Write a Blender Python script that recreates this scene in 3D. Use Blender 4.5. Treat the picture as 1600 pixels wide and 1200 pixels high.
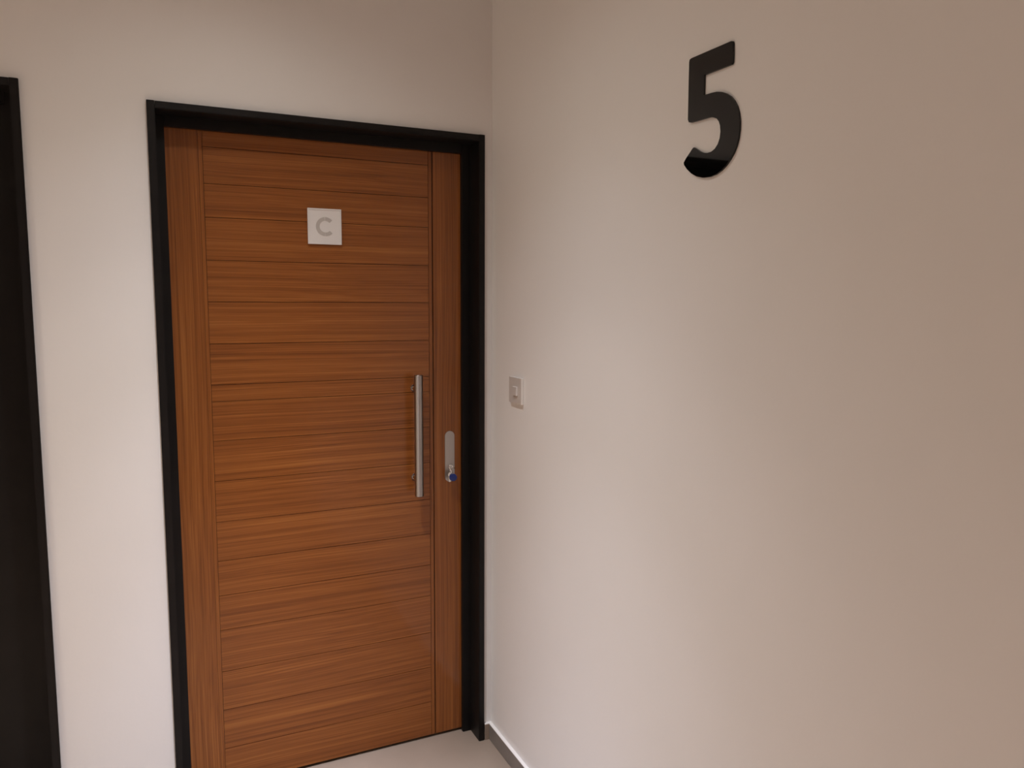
import bpy, bmesh, math, random
from mathutils import Matrix, Vector

for o in list(bpy.data.objects):
    bpy.data.objects.remove(o)
SC = bpy.context.scene
COL = SC.collection
random.seed(7)

# ------------------------------------------------------------------ camera
# corner of door wall (y = 0) and right wall (x = 0) is the origin, floor z = 0
def cam_axes(pitch, yaw, roll):
    cy, sy, cp, sp = math.cos(yaw), math.sin(yaw), math.cos(pitch), math.sin(pitch)
    fwd = Vector((sy*cp, cy*cp, sp)); right = Vector((cy, -sy, 0)); up = right.cross(fwd)
    cr, sr = math.cos(roll), math.sin(roll)
    return cr*right + sr*up, -sr*right + cr*up, fwd
cd = bpy.data.cameras.new('camera')
cam = bpy.data.objects.new('camera', cd); COL.objects.link(cam)
r_, u_, f_ = cam_axes(-0.1081, 0.4407, 0.0050)
cam.matrix_world = Matrix(((r_.x, u_.x, -f_.x, -1.0705), (r_.y, u_.y, -f_.y, -2.4378),
                           (r_.z, u_.z, -f_.z, 1.5967), (0, 0, 0, 1)))
cd.sensor_fit = 'HORIZONTAL'; cd.sensor_width = 36.0
cd.lens = 1194.1 / 1600 * 36
cd.clip_start = 0.02
SC.camera = cam

# ------------------------------------------------------------------ world, lights, exposure
w = bpy.data.worlds.new('world'); SC.world = w; w.use_nodes = True
w.node_tree.nodes['Background'].inputs[0].default_value = (0.0, 0.0, 0.0, 1)
w.node_tree.nodes['Background'].inputs[1].default_value = 0.0

def spot(name, loc, energy, size_deg, blend, radius, col, target=None):
    l = bpy.data.lights.new(name, 'SPOT'); l.energy = energy; l.color = col
    l.spot_size = math.radians(size_deg); l.spot_blend = blend; l.shadow_soft_size = radius
    o = bpy.data.objects.new(name, l); COL.objects.link(o); o.location = loc
    if target:
        o.rotation_euler = (Vector(target) - Vector(loc)).to_track_quat('-Z', 'Y').to_euler()
    return o
# one recessed downlight over the door (its beam has a bright core and a weak wide skirt), plus unseen fill spots added along the corridor
DL = (-0.85, -0.70, 2.72)
spot('downlight_core', DL, 300, 45, 1.0, 0.05, (0.74, 0.79, 1.0))
spot('downlight_inner', DL, 166, 60, 1.0, 0.05, (0.90, 0.89, 1.0))
spot('downlight_beam', DL, 64, 80, 1.0, 0.05, (1.0, 0.98, 0.98))
spot('downlight_skirt', DL, 29, 105, 1.0, 0.05, (0.89, 0.91, 1.0))
spot('downlight_spill', DL, 13.5, 150, 1.0, 0.05, (1.0, 1.0, 0.95))
spot('fill_hall', (-1.30, -2.55, 2.72), 540, 80, 1.0, 0.05, (1.0, 0.77, 0.75))  # added fill spot near the camera, no fixture seen there
spot('fill_corridor', (-2.70, -0.85, 2.72), 1740, 50, 1.0, 0.05, (1.0, 0.94, 0.82))  # added fill spot, tops up the light from the unseen left
spot('fill_handle_streak', (-2.70, -0.85, 2.72), 40, 150, 1.0, 0.08, (1.0, 0.94, 0.82))  # wide fill added for a bright streak on the pull handle

SC.view_settings.view_transform = 'Standard'
SC.view_settings.look = 'None'
SC.view_settings.gamma = 1.0
SC.view_settings.use_curve_mapping = False
SC.view_settings.exposure = -0.04

# ------------------------------------------------------------------ materials
def new_mat(name):
    m = bpy.data.materials.new(name); m.use_nodes = True
    nt = m.node_tree
    return m, nt, nt.nodes['Principled BSDF']
def N(nt, t, **kw):
    n = nt.nodes.new(t)
    for k, v in kw.items(): setattr(n, k, v)
    return n
def noise(nt, vec, scale, detail=2.0, rough=0.5, dist=0.0):
    n = N(nt, 'ShaderNodeTexNoise'); n.inputs['Scale'].default_value = scale
    n.inputs['Detail'].default_value = detail; n.inputs['Roughness'].default_value = rough
    n.inputs['Distortion'].default_value = dist
    nt.links.new(vec, n.inputs['Vector']); return n
def ramp(nt, fac, stops):
    n = N(nt, 'ShaderNodeValToRGB'); cr = n.color_ramp
    while len(cr.elements) < len(stops): cr.elements.new(0.5)
    for e, (p, c) in zip(cr.elements, stops):
        e.position = p; e.color = (*c, 1) if len(c) == 3 else c
    nt.links.new(fac, n.inputs['Fac']); return n
def bump(nt, bsdf, h, strength, dist):
    b = N(nt, 'ShaderNodeBump'); b.inputs['Strength'].default_value = strength
    b.inputs['Distance'].default_value = dist
    nt.links.new(h, b.inputs['Height']); nt.links.new(b.outputs['Normal'], bsdf.inputs['Normal'])

def mottled(name, c1, c2, scale, rough, bump_s=0.0, bump_scale=60, bump_d=0.001, metallic=0.0, coat=0.0, spec=0.5, coat_r=0.1):
    m, nt, b = new_mat(name)
    tc = N(nt, 'ShaderNodeTexCoord')
    n = noise(nt, tc.outputs['Object'], scale, 4)
    r = ramp(nt, n.outputs['Fac'], [(0.3, c1), (0.7, c2)])
    nt.links.new(r.outputs['Color'], b.inputs['Base Color'])
    b.inputs['Roughness'].default_value = rough; b.inputs['Metallic'].default_value = metallic
    b.inputs['Coat Weight'].default_value = coat; b.inputs['Coat Roughness'].default_value = coat_r
    b.inputs['Specular IOR Level'].default_value = spec
    if bump_s:
        n2 = noise(nt, tc.outputs['Object'], bump_scale, 4)
        bump(nt, b, n2.outputs['Fac'], bump_s, bump_d)
    return m

M_WALL = mottled('wall_paint', (0.80, 0.785, 0.765), (0.83, 0.815, 0.80), 1.5, 0.75, 0.12, 90, 0.0015)
M_CEIL = mottled('ceiling_paint', (0.80, 0.79, 0.775), (0.83, 0.82, 0.805), 1.5, 0.85)
M_FLOOR = mottled('floor_tile', (0.285, 0.222, 0.172), (0.32, 0.252, 0.198), 5.0, 0.40)
M_BASE = mottled('skirting_tile', (0.20, 0.18, 0.165), (0.25, 0.225, 0.205), 14.0, 0.45)
M_EDGE = mottled('skirting_top_grout', (0.80, 0.78, 0.76), (0.84, 0.82, 0.80), 20.0, 0.8)
M_BLACK = mottled('black_satin_paint', (0.0075, 0.0065, 0.006), (0.011, 0.0095, 0.009), 9.0, 0.42, 0.25, 25, 0.002, spec=0.22)
M_GLOSSBLACK = mottled('gloss_black_acrylic', (0.0025, 0.0022, 0.002), (0.003, 0.0028, 0.0026), 4.0, 0.03, spec=0.5)
M_PLASTIC = mottled('ivory_plastic', (0.57, 0.525, 0.49), (0.60, 0.555, 0.52), 6.0, 0.38)
M_SHELL = mottled('white_plastic', (0.84, 0.82, 0.80), (0.87, 0.85, 0.83), 6.0, 0.35)
M_PLATE = mottled('white_plaque', (0.80, 0.78, 0.76), (0.84, 0.82, 0.80), 8.0, 0.40)
M_LETTER = mottled('grey_letter', (0.52, 0.49, 0.46), (0.57, 0.54, 0.51), 20.0, 0.45)
M_BLUE = mottled('blue_plastic', (0.006, 0.022, 0.15), (0.010, 0.034, 0.21), 30.0, 0.40)

def brushed(name, c, rough, aniso=0.0):
    m, nt, b = new_mat(name)
    tc = N(nt, 'ShaderNodeTexCoord'); mp = N(nt, 'ShaderNodeMapping')
    mp.inputs['Scale'].default_value = (20, 20, 900) if aniso else (900, 900, 12)
    nt.links.new(tc.outputs['Object'], mp.inputs['Vector'])
    n = noise(nt, mp.outputs['Vector'], 1.0, 2)
    r = ramp(nt, n.outputs['Fac'], [(0.25, tuple(x*0.94 for x in c)), (0.75, c)])
    nt.links.new(r.outputs['Color'], b.inputs['Base Color'])
    b.inputs['Metallic'].default_value = 1.0; b.inputs['Roughness'].default_value = rough
    if aniso:
        t = N(nt, 'ShaderNodeTangent', direction_type='RADIAL', axis='Z')
        nt.links.new(t.outputs['Tangent'], b.inputs['Tangent'])
        b.inputs['Anisotropic'].default_value = aniso; b.inputs['Anisotropic Rotation'].default_value = 0.25
    return m
M_STEEL = brushed('brushed_steel', (0.46, 0.43, 0.41), 0.43, 0.88)
M_STEELDULL = brushed('satin_nickel', (0.52, 0.49, 0.47), 0.38)
M_CHROME = brushed('polished_nickel', (0.75, 0.73, 0.71), 0.12)

def wood(name, vertical):
    m, nt, b = new_mat(name)
    tc = N(nt, 'ShaderNodeTexCoord'); oi = N(nt, 'ShaderNodeObjectInfo')
    # every board cut from its own place in the log
    off = N(nt, 'ShaderNodeVectorMath', operation='SCALE'); off.inputs[0].default_value = (13.0, 3.0, 7.0)
    nt.links.new(oi.outputs['Random'], off.inputs['Scale'])
    add = N(nt, 'ShaderNodeVectorMath', operation='ADD')
    nt.links.new(tc.outputs['Object'], add.inputs[0]); nt.links.new(off.outputs['Vector'], add.inputs[1])
    # slow waver of the grain
    wv = noise(nt, add.outputs['Vector'], 1.3, 1)
    sub = N(nt, 'ShaderNodeVectorMath', operation='SUBTRACT'); sub.inputs[1].default_value = (0.5, 0.5, 0.5)
    nt.links.new(wv.outputs['Color'], sub.inputs[0])
    sc = N(nt, 'ShaderNodeVectorMath', operation='SCALE'); sc.inputs['Scale'].default_value = 0.022
    nt.links.new(sub.outputs['Vector'], sc.inputs[0])
    ad2 = N(nt, 'ShaderNodeVectorMath', operation='ADD')
    nt.links.new(add.outputs['Vector'], ad2.inputs[0]); nt.links.new(sc.outputs['Vector'], ad2.inputs[1])
    def stretched(along, across):
        mp = N(nt, 'ShaderNodeMapping')
        mp.inputs['Scale'].default_value = (across, across, along) if vertical else (along, across, across)
        nt.links.new(ad2.outputs['Vector'], mp.inputs['Vector']); return mp.outputs['Vector']
    broad = noise(nt, stretched(0.45, 34), 1.0, 2, 0.55)
    mid = noise(nt, stretched(0.7, 120), 1.0, 3, 0.62)
    line = noise(nt, stretched(0.9, 260), 1.0, 1, 0.5)
    fine = noise(nt, stretched(7.0, 520), 1.0, 2, 0.6)
    def mx(a, b_, f):
        n = N(nt, 'ShaderNodeMix', data_type='FLOAT'); n.inputs['Factor'].default_value = f
        nt.links.new(a, n.inputs[2]); nt.links.new(b_, n.inputs[3]); return n.outputs[0]
    g = mx(mx(mx(broad.outputs['Fac'], mid.outputs['Fac'], 0.55), line.outputs['Fac'], 0.36), fine.outputs['Fac'], 0.2)
    r = ramp(nt, g, [(0.36, WOOD[0]), (0.46, WOOD[1]), (0.54, WOOD[2]), (0.66, WOOD[3])])
    nt.links.new(r.outputs['Color'], b.inputs['Base Color'])
    b.inputs['Roughness'].default_value = 0.42
    b.inputs['Specular IOR Level'].default_value = 0.2
    b.inputs['Coat Weight'].default_value = 0.5; b.inputs['Coat Roughness'].default_value = 0.13
    bump(nt, b, g, 0.10, 0.001)
    return m
WOOD = [(0.160, 0.046, 0.0095), (0.238, 0.074, 0.0150), (0.295, 0.097, 0.0200), (0.390, 0.142, 0.032)]
M_WOODH = wood('teak_veneer_horizontal', False)
M_WOODV = wood('teak_veneer_vertical', True)
M_WOODCORE = mottled('dark_groove_wood', (0.050, 0.016, 0.006), (0.065, 0.021, 0.008), 10, 0.7)

# ------------------------------------------------------------------ mesh helpers
def box_bm(x0, x1, y0, y1, z0, z1, bev=0.0, bm=None):
    bm = bm or bmesh.new()
    vs = [bm.verts.new(p) for p in ((x0,y0,z0),(x1,y0,z0),(x1,y1,z0),(x0,y1,z0),(x0,y0,z1),(x1,y0,z1),(x1,y1,z1),(x0,y1,z1))]
    fs = [bm.faces.new([vs[i] for i in q]) for q in ((0,3,2,1),(4,5,6,7),(0,1,5,4),(1,2,6,5),(2,3,7,6),(3,0,4,7))]
    if bev:
        es = {e for f in fs for e in f.edges}
        bmesh.ops.bevel(bm, geom=list(es), offset=bev, segments=1, affect='EDGES')
    return bm
def prism_bm(poly, axis, a, b, bm=None):
    """closed outline in the two other axes, extruded along axis from a to b"""
    bm = bm or bmesh.new()
    def P(u, v, t):
        return {'x': (t, u, v), 'y': (u, t, v), 'z': (u, v, t)}[axis]
    A = [bm.verts.new(P(u, v, a)) for u, v in poly]; B = [bm.verts.new(P(u, v, b)) for u, v in poly]
    n = len(poly)
    bm.faces.new(A); bm.faces.new(B)
    for i in range(n):
        bm.faces.new((A[i], A[(i+1) % n], B[(i+1) % n], B[i]))
    bmesh.ops.recalc_face_normals(bm, faces=bm.faces)
    return bm
def lathe_bm(profile, axis, centre, seg=32, bm=None):
    """profile of (radius, position along axis)"""
    bm = bm or bmesh.new(); cx, cy, cz = centre; rings = []
    for r, t in profile:
        ring = []
        for k in range(seg):
            a = 2*math.pi*k/seg; c, s = r*math.cos(a), r*math.sin(a)
            p = {'z': (cx+c, cy+s, cz+t), 'y': (cx+c, cy+t, cz+s), 'x': (cx+t, cy+c, cz+s)}[axis]
            ring.append(bm.verts.new(p))
        rings.append(ring)
    for A, B in zip(rings, rings[1:]):
        for k in range(seg):
            bm.faces.new((A[k], A[(k+1) % seg], B[(k+1) % seg], B[k]))
    bm.faces.new(rings[0]); bm.faces.new(rings[-1])
    bmesh.ops.recalc_face_normals(bm, faces=bm.faces)
    return bm
def torus_bm(R, r, centre, rot, seg=28, tub=10):
    bm = bmesh.new(); g = []
    for i in range(seg):
        a = 2*math.pi*i/seg; row = []
        for j in range(tub):
            b = 2*math.pi*j/tub
            row.append(bm.verts.new(((R+r*math.cos(b))*math.cos(a), (R+r*math.cos(b))*math.sin(a), r*math.sin(b))))
        g.append(row)
    for i in range(seg):
        for j in range(tub):
            bm.faces.new((g[i][j], g[(i+1) % seg][j], g[(i+1) % seg][(j+1) % tub], g[i][(j+1) % tub]))
    bmesh.ops.transform(bm, matrix=Matrix.Translation(centre) @ rot, verts=bm.verts)
    bmesh.ops.recalc_face_normals(bm, faces=bm.faces)
    return bm
def obj(name, bm, mat, parent=None, smooth=False):
    me = bpy.data.meshes.new(name); bm.to_mesh(me); bm.free()
    me.materials.append(mat)
    if smooth:
        me.set_sharp_from_angle(angle=math.radians(38)) if hasattr(me, 'set_sharp_from_angle') else None
        for p in me.polygons: p.use_smooth = True
    o = bpy.data.objects.new(name, me); COL.objects.link(o)
    if parent: o.parent = parent
    return o
def tag(o, label, cat, group=None, kind=None):
    o['label'] = label; o['category'] = cat
    if group: o['group'] = group
    if kind: o['kind'] = kind
    return o
def empty(name, loc=(0, 0, 0)):
    o = bpy.data.objects.new(name, None); COL.objects.link(o); o.location = loc
    o.empty_display_size = 0.1
    return o
def shift(bm, loc):
    bmesh.ops.translate(bm, vec=Vector((-loc[0], -loc[1], -loc[2])), verts=bm.verts); return bm

# ------------------------------------------------------------------ room shell
H = 2.75; XW = -3.6; YW = -4.6
# door openings in the door wall
D1 = (-1.0495, -0.0375, 2.143)
D2 = (-2.376, -1.366, 2.162)
bm = bmesh.new()
box_bm(XW-0.15, D2[0], 0, 0.15, 0, H, bm=bm)
box_bm(D2[0], D2[1], 0, 0.15, D2[2], H, bm=bm)
box_bm(D2[1], D1[0], 0, 0.15, 0, H, bm=bm)
box_bm(D1[0], D1[1], 0, 0.15, D1[2], H, bm=bm)
box_bm(D1[1], 0.15, 0, 0.15, 0, H, bm=bm)
tag(obj('wall_back', bm, M_WALL), 'white painted wall around the wooden door', 'wall', kind='structure')
tag(obj('wall_right', box_bm(0, 0.15, YW-0.15, 0, 0, H), M_WALL), 'plain white painted wall carrying the black digit', 'wall', kind='structure')
tag(obj('wall_left', box_bm(XW-0.15, XW, YW, 0, 0, H), M_WALL), 'white wall at the far left end of the corridor', 'wall', kind='structure')
tag(obj('wall_front', box_bm(XW-0.15, 0, YW-0.15, YW, 0, H), M_WALL), 'white wall behind the viewer', 'wall', kind='structure')
tag(obj('floor', box_bm(XW-0.15, 0.15, YW-0.15, 0.3, -0.12, 0), M_FLOOR), 'beige grey polished tile floor', 'floor', kind='structure')
tag(obj('ceiling', box_bm(XW-0.15, 0.15, YW-0.15, 0.15, H, H+0.12), M_CEIL), 'white corridor ceiling', 'ceiling', kind='structure')

# skirting tiles: dark face with a pale top edge
def skirting(name, x0, x1, y0, y1, label):
    o = obj(name, box_bm(x0, x1, y0, y1, 0.0005, 0.0585, 0.0008), M_BASE)
    obj('top_edge', box_bm(x0, x1, y0, y1, 0.0585, 0.0610), M_EDGE, o)
    return tag(o, label, 'baseboard', kind='structure')
skirting('baseboard_right', -0.0125, -0.0003, YW+0.002, -0.0128, 'grey brown tile baseboard along the right wall')
_b = skirting('baseboard_back', -0.0285, -0.0003, -0.0123, -0.0003, 'short tile baseboard between black frame and corner')
_b.data.materials[0] = M_FLOOR   # a cut piece of floor tile

# ------------------------------------------------------------------ black steel door frames
def door_frame(name, xl, xr, top, face, stepl, stepr, stept, opening, label):
    root = empty(name, ((xl+xr)/2, 0, 0)); L = root.location
    yf, yr, yl, yb = -0.012, 0.070, 0.087, 0.130
    def jamb(side):
        s = 1 if side == 'l' else -1
        x = xl if side == 'l' else xr
        st = stepl if side == 'l' else stepr
        wall = opening[0] + 0.001 if side == 'l' else opening[1] - 0.001
        i1 = x + s*face; i2 = x + s*(face+st); i3 = i2 - s*0.011
        return [(x, yf), (i1, yf), (i1, yr), (i2, yr), (i2, yl), (i3, yl), (i3, yb), (wall, yb), (wall, -0.0005), (x, -0.0005)]
    for sd in 'lr':
        b = shift(prism_bm(jamb(sd), 'z', 0.0008, top), L)
        es = [e for e in b.edges if abs(e.verts[0].co.z - e.verts[1].co.z) > 1]
        bmesh.ops.bevel(b, geom=es, offset=0.0018, segments=2, affect='EDGES', clamp_overlap=True)
        obj('jamb', b, M_BLACK, root)
    # head: same section lying on its side, between the jamb faces
    wall = opening[2] - 0.001
    i1 = top - face; i2 = top - face - stept; i3 = i2 + 0.011
    e = 0.0004
    front = [(yf, top-e), (yf, i1), (yr-e, i1), (yr-e, wall), (-0.0005, wall), (-0.0005, top-e)]
    back = [(yr-e, wall), (yr-e, i2), (yl, i2), (yl, i3), (yb, i3), (yb, wall)]
    b = shift(prism_bm(front, 'x', xl+face+e, xr-face-e), L)
    es = [q for q in b.edges if abs(q.verts[0].co.x - q.verts[1].co.x) > 0.3 and q.verts[0].co.y < 0.01]
    bmesh.ops.bevel(b, geom=es, offset=0.0018, segments=2, affect='EDGES', clamp_overlap=True)
    prism_bm([(y - L.y, z - L.z) for y, z in back], 'x', xl+face+stepl+e - L.x, xr-face-stepr-e - L.x, b)
    obj('head', b, M_BLACK, root)
    return tag(root, label, 'door frame', kind='structure')
door_frame('trim_1', -1.0573, -0.0306, 2.150, 0.021, 0.0235, 0.031, 0.030, D1, 'black stepped steel frame around the wooden door')
door_frame('trim_2', -2.3840, -1.3589, 2.1697, 0.021, 0.0235, 0.0235, 0.030, D2, 'black door frame cut off at the left edge')

# ------------------------------------------------------------------ the wooden door
O1 = (-0.55, 0.088, 0.0)
door = empty('door_1', O1)
tag(door, 'brown wooden flat door with horizontal boards and long steel pull handle', 'door', kind='structure')
ZB, ZT = 0.010, 2.108
obj('door_core', shift(box_bm(-1.0195, -0.0795, 0.0935, 0.128, ZB, ZT), O1), M_WOODCORE, door)
def board(name, x0, x1, z0, z1, mat, g=0.0007, y=0.088):
    return obj(name, shift(box_bm(x0+g, x1-g, y, 0.0935, z0+g, z1-g), O1), mat, door)
XPL, XPR = -0.9100, -0.1985
cuts = [2.108, 2.053, 1.945, 1.845, 1.716, 1.590, 1.460, 1.333, 1.280, 1.156, 1.028, 0.896, 0.769, 0.655, 0.540, 0.401, 0.270, 0.137, 0.010]
for a, b in zip(cuts[1:], cuts):
    board('plank', XPL, XPR, a, b, M_WOODH, g=0.0008, y=0.088 + random.uniform(0, 0.0003))
board('stile', -1.0195, -0.9215, ZB, ZT, M_WOODV, g=0.0003)
board('stile', -0.1830, -0.0795, ZB, ZT, M_WOODV)
board('inlay_strip', -0.9215, XPL, ZB, ZT, M_WOODV, g=0.0003)
board('inlay_strip', XPR, -0.1860, ZB, ZT, M_WOODV, g=0.0005)

# pull handle: bar on two stand-offs with small roses
hx, hy = -0.2560, 0.0350
bar = obj('pull_handle', shift(lathe_bm([(0.0135, 0.925), (0.0150, 0.9265), (0.0150, 1.3435), (0.0135, 1.345)], 'z', (hx, hy, 0), 40), O1), M_STEEL, door, True)
bar['label'] = 'brushed steel tubular pull handle'
for hz in (1.2955, 0.9815):
    obj('standoff', shift(lathe_bm([(0.0095, 0.0475), (0.0095, 0.0815), (0.0128, 0.0818), (0.0134, 0.0826), (0.0134, 0.0876)], 'y', (hx, 0, hz), 28), O1), M_CHROME, bar, True)

# lock plate with round ends
lx, lw, lz0, lz1 = -0.1248, 0.0182, 0.9525, 1.1360
def stadium(cx, r, z0, z1, n=14):
    p = []
    for k in range(n+1):
        a = math.pi*k/n; p.append((cx + r*math.cos(a), z1 - r + r*math.sin(a)))
    for k in range(n+1):
        a = math.pi + math.pi*k/n; p.append((cx + r*math.cos(a), z0 + r + r*math.sin(a)))
    return p
b = prism_bm(stadium(lx, lw, lz0, lz1), 'y', 0.0848, 0.0878)
fr = [e for e in b.edges if e.verts[0].co.y < 0.086 and e.verts[1].co.y < 0.086]
bmesh.ops.bevel(b, geom=fr, offset=0.0010, segments=2, affect='EDGES')
plate = obj('lock_plate', shift(b, O1), M_STEELDULL, door, True)
plate['label'] = 'satin steel lock plate with rounded ends'
# euro cylinder in the plate
cyl = lathe_bm([(0.0086, 0.0790), (0.0092, 0.0798), (0.0092, 0.0846)], 'y', (lx+0.002, 0, 1.006), 28)
box_bm(lx+0.002-0.0050, lx+0.002+0.0050, 0.0792, 0.0846, 0.9770, 1.000, 0.0008, bm=cyl)
obj('lock_cylinder', shift(cyl, O1), M_CHROME, plate, True)

# ------------------------------------------------------------------ black door at the left edge
O2 = (-1.871, 0.088, 0.0)
d2 = empty('door_2', O2)
tag(d2, 'plain black door leaf cut off at the left edge', 'door', kind='structure')
obj('door_panel', shift(box_bm(-2.345, -1.398, 0.088, 0.128, 0.010, 2.127, 0.001), O2), M_BLACK, d2)

# ------------------------------------------------------------------ white plaque with the letter C
PX, PZ, PW, PH = -0.5518, 1.8320, 0.1075, 0.1130
plq = empty('door_plaque', (PX, 0.0878, PZ))
tag(plq, 'square white plaque with a grey letter C high on the wooden door', 'sign')
LP = (0, 0.0878, 0)
def ploc(bm): return shift(bm, (PX, 0.0878, PZ))
obj('back_plate', ploc(box_bm(PX-PW/2, PX+PW/2, 0.0805, 0.0848, PZ-PH/2, PZ+PH/2, 0.0008)), M_PLATE, plq)
obj('gap_shade_backing', ploc(box_bm(PX-PW/2+0.004, PX+PW/2-0.004, 0.0848, 0.0877, PZ-PH/2+0.004, PZ+PH/2-0.004)), M_BLACK, plq)  # black backing added to darken the gap behind the plaque like shade
fw = 0.0045
for nm, x0, x1, z0, z1 in (('rim', PX-PW/2, PX+PW/2, PZ+PH/2-fw, PZ+PH/2), ('rim', PX-PW/2, PX+PW/2, PZ-PH/2, PZ-PH/2+fw),
                           ('rim', PX-PW/2, PX-PW/2+fw, PZ-PH/2+fw, PZ+PH/2-fw), ('rim', PX+PW/2-fw, PX+PW/2, PZ-PH/2+fw, PZ+PH/2-fw)):
    obj(nm, ploc(box_bm(x0, x1, 0.0785, 0.0805, z0, z1, 0.0006)), M_PLATE, plq)
# letter C: ring segments with narrow stencil bridges at top and bottom
cx, cz, ro, ri = PX+0.002, PZ-0.0003, 0.0300, 0.0185
def arc(a0, a1, n=18):
    A = [math.radians(a0 + (a1-a0)*k/n) for k in range(n+1)]
    return [(cx+ro*math.cos(t), cz+ro*math.sin(t)) for t in A] + [(cx+ri*math.cos(t), cz+ri*math.sin(t)) for t in reversed(A)]
for a0, a1 in ((43, 91), (94.5, 265.5), (269, 317)):
    obj('letter_segment', ploc(prism_bm(arc(a0, a1), 'y', 0.0795, 0.0805)), M_LETTER, plq)

# ------------------------------------------------------------------ keys hanging in the lock
kz = 1.006; kx = lx + 0.002
keys = empty('key_bunch', (kx, 0.079, kz))
tag(keys, 'small key bunch with round blue plastic head hanging in the door lock', 'keys')
def kl(bm): return shift(bm, (kx, 0.079, kz))
b = box_bm(kx-0.0035, kx+0.0035, 0.0700, 0.0789, kz-0.0011, kz+0.0011, 0.0004)
b2 = lathe_bm([(0.0080, -0.0011), (0.0092, -0.0008), (0.0092, 0.0008), (0.0080, 0.0011)], 'z', (kx, 0.0615, kz+0.0002), 24, b)
obj('inserted_key', kl(b), M_CHROME, keys, True)
obj('key_ring', kl(torus_bm(0.0085, 0.0009, (kx-0.005, 0.0570, kz-0.0085), Matrix.Rotation(math.radians(68), 4, 'Y') @ Matrix.Rotation(0.35, 4, 'X'))), M_CHROME, keys, True)
b = box_bm(kx-0.0155, kx-0.0085, 0.0570, 0.0590, 0.9580, 0.9800, 0.0005)
lathe_bm([(0.0070, 0.0568), (0.0076, 0.0572), (0.0076, 0.0588), (0.0070, 0.0592)], 'y', (kx-0.0120, 0, 0.9855), 20, b)
obj('hanging_key', kl(b), M_CHROME, keys)
b = lathe_bm([(0.0110, -0.0030), (0.0132, -0.0018), (0.0132, 0.0018), (0.0110, 0.0030)], 'y', (0, 0, 0), 32)
bmesh.ops.transform(b, matrix=Matrix.Translation((kx-0.0015, 0.0525, 0.9745)) @ Matrix.Rotation(math.radians(-18), 4, 'Z'), verts=b.verts)
h = obj('blue_head', kl(b), M_BLUE, keys, True); h['label'] = 'round blue plastic key head'

# ------------------------------------------------------------------ switch on the right wall
sy0, sy1, sz0, sz1 = -0.2570, -0.1670, 1.2660, 1.3510
SL = (0, (sy0+sy1)/2, (sz0+sz1)/2)
sw = empty('wall_switch', SL)
tag(sw, 'small square push switch on the right wall beside the door', 'switch')
obj('mounting_box', shift(box_bm(-0.0090, -0.0003, sy0, sy1, sz0, sz1, 0.0012), SL), M_SHELL, sw)
obj('face_plate', shift(box_bm(-0.0108, -0.0090, sy0+0.0008, sy1-0.0008, sz0+0.0008, sz1-0.0008, 0.0006), SL), M_PLASTIC, sw)
rk = obj('rocker', shift(box_bm(-0.0165, -0.0108, -0.2340, -0.2060, 1.2930, 1.3220, 0.0006), SL), M_SHELL, sw)
obj('rocker_face', shift(box_bm(-0.0178, -0.0165, -0.2334, -0.2066, 1.2936, 1.3214, 0.0004), SL), M_PLASTIC, rk)

# ------------------------------------------------------------------ big black digit 5 on the right wall
five = [(-1.1897, 2.1122), (-1.1943, 2.1110), (-1.1961, 2.1063), (-1.1970, 2.0871), (-1.1972, 2.0706), (-1.1946, 2.0667),
        (-1.1540, 2.0670), (-1.1107, 2.0675), (-1.1108, 2.0470), (-1.1106, 2.0270), (-1.1216, 2.0262), (-1.1347, 2.0258),
        (-1.1520, 2.0242), (-1.1669, 2.0204), (-1.1817, 2.0142), (-1.1944, 2.0058), (-1.2051, 1.9949), (-1.2137, 1.9823),
        (-1.2198, 1.9678), (-1.2230, 1.9511), (-1.2233, 1.9351), (-1.2210, 1.9196), (-1.2158, 1.9045), (-1.2085, 1.8923),
        (-1.1988, 1.8815), (-1.1870, 1.8716), (-1.1728, 1.8634), (-1.1561, 1.8580), (-1.1388, 1.8558), (-1.1166, 1.8572),
        (-1.0958, 1.8627), (-1.0768, 1.8721), (-1.0621, 1.8831), (-1.0520, 1.8935), (-1.0505, 1.8986), (-1.0586, 1.9071),
        (-1.0700, 1.9160), (-1.0804, 1.9242), (-1.0845, 1.9252), (-1.0907, 1.9218), (-1.1025, 1.9146), (-1.1163, 1.9085),
        (-1.1290, 1.9062), (-1.1407, 1.9066), (-1.1513, 1.9105), (-1.1607, 1.9188), (-1.1660, 1.9298), (-1.1675, 1.9425),
        (-1.1657, 1.9546), (-1.1614, 1.9636), (-1.1547, 1.9705), (-1.1437, 1.9752), (-1.1328, 1.9775), (-1.1062, 1.9780),
        (-1.0717, 1.9790), (-1.0640, 1.9815), (-1.0608, 1.9875), (-1.0602, 2.0247), (-1.0597, 2.0681), (-1.0596, 2.1070),
        (-1.0613, 2.1121), (-1.0676, 2.1132)]
fo = (0, -1.137, 1.985)
b = prism_bm(five, 'x', -0.0050, -0.0003)
o = obj('wall_number', shift(b, fo), M_GLOSSBLACK); o.location = fo
tag(o, 'large glossy black digit 5 fixed high on the right wall', 'sign')
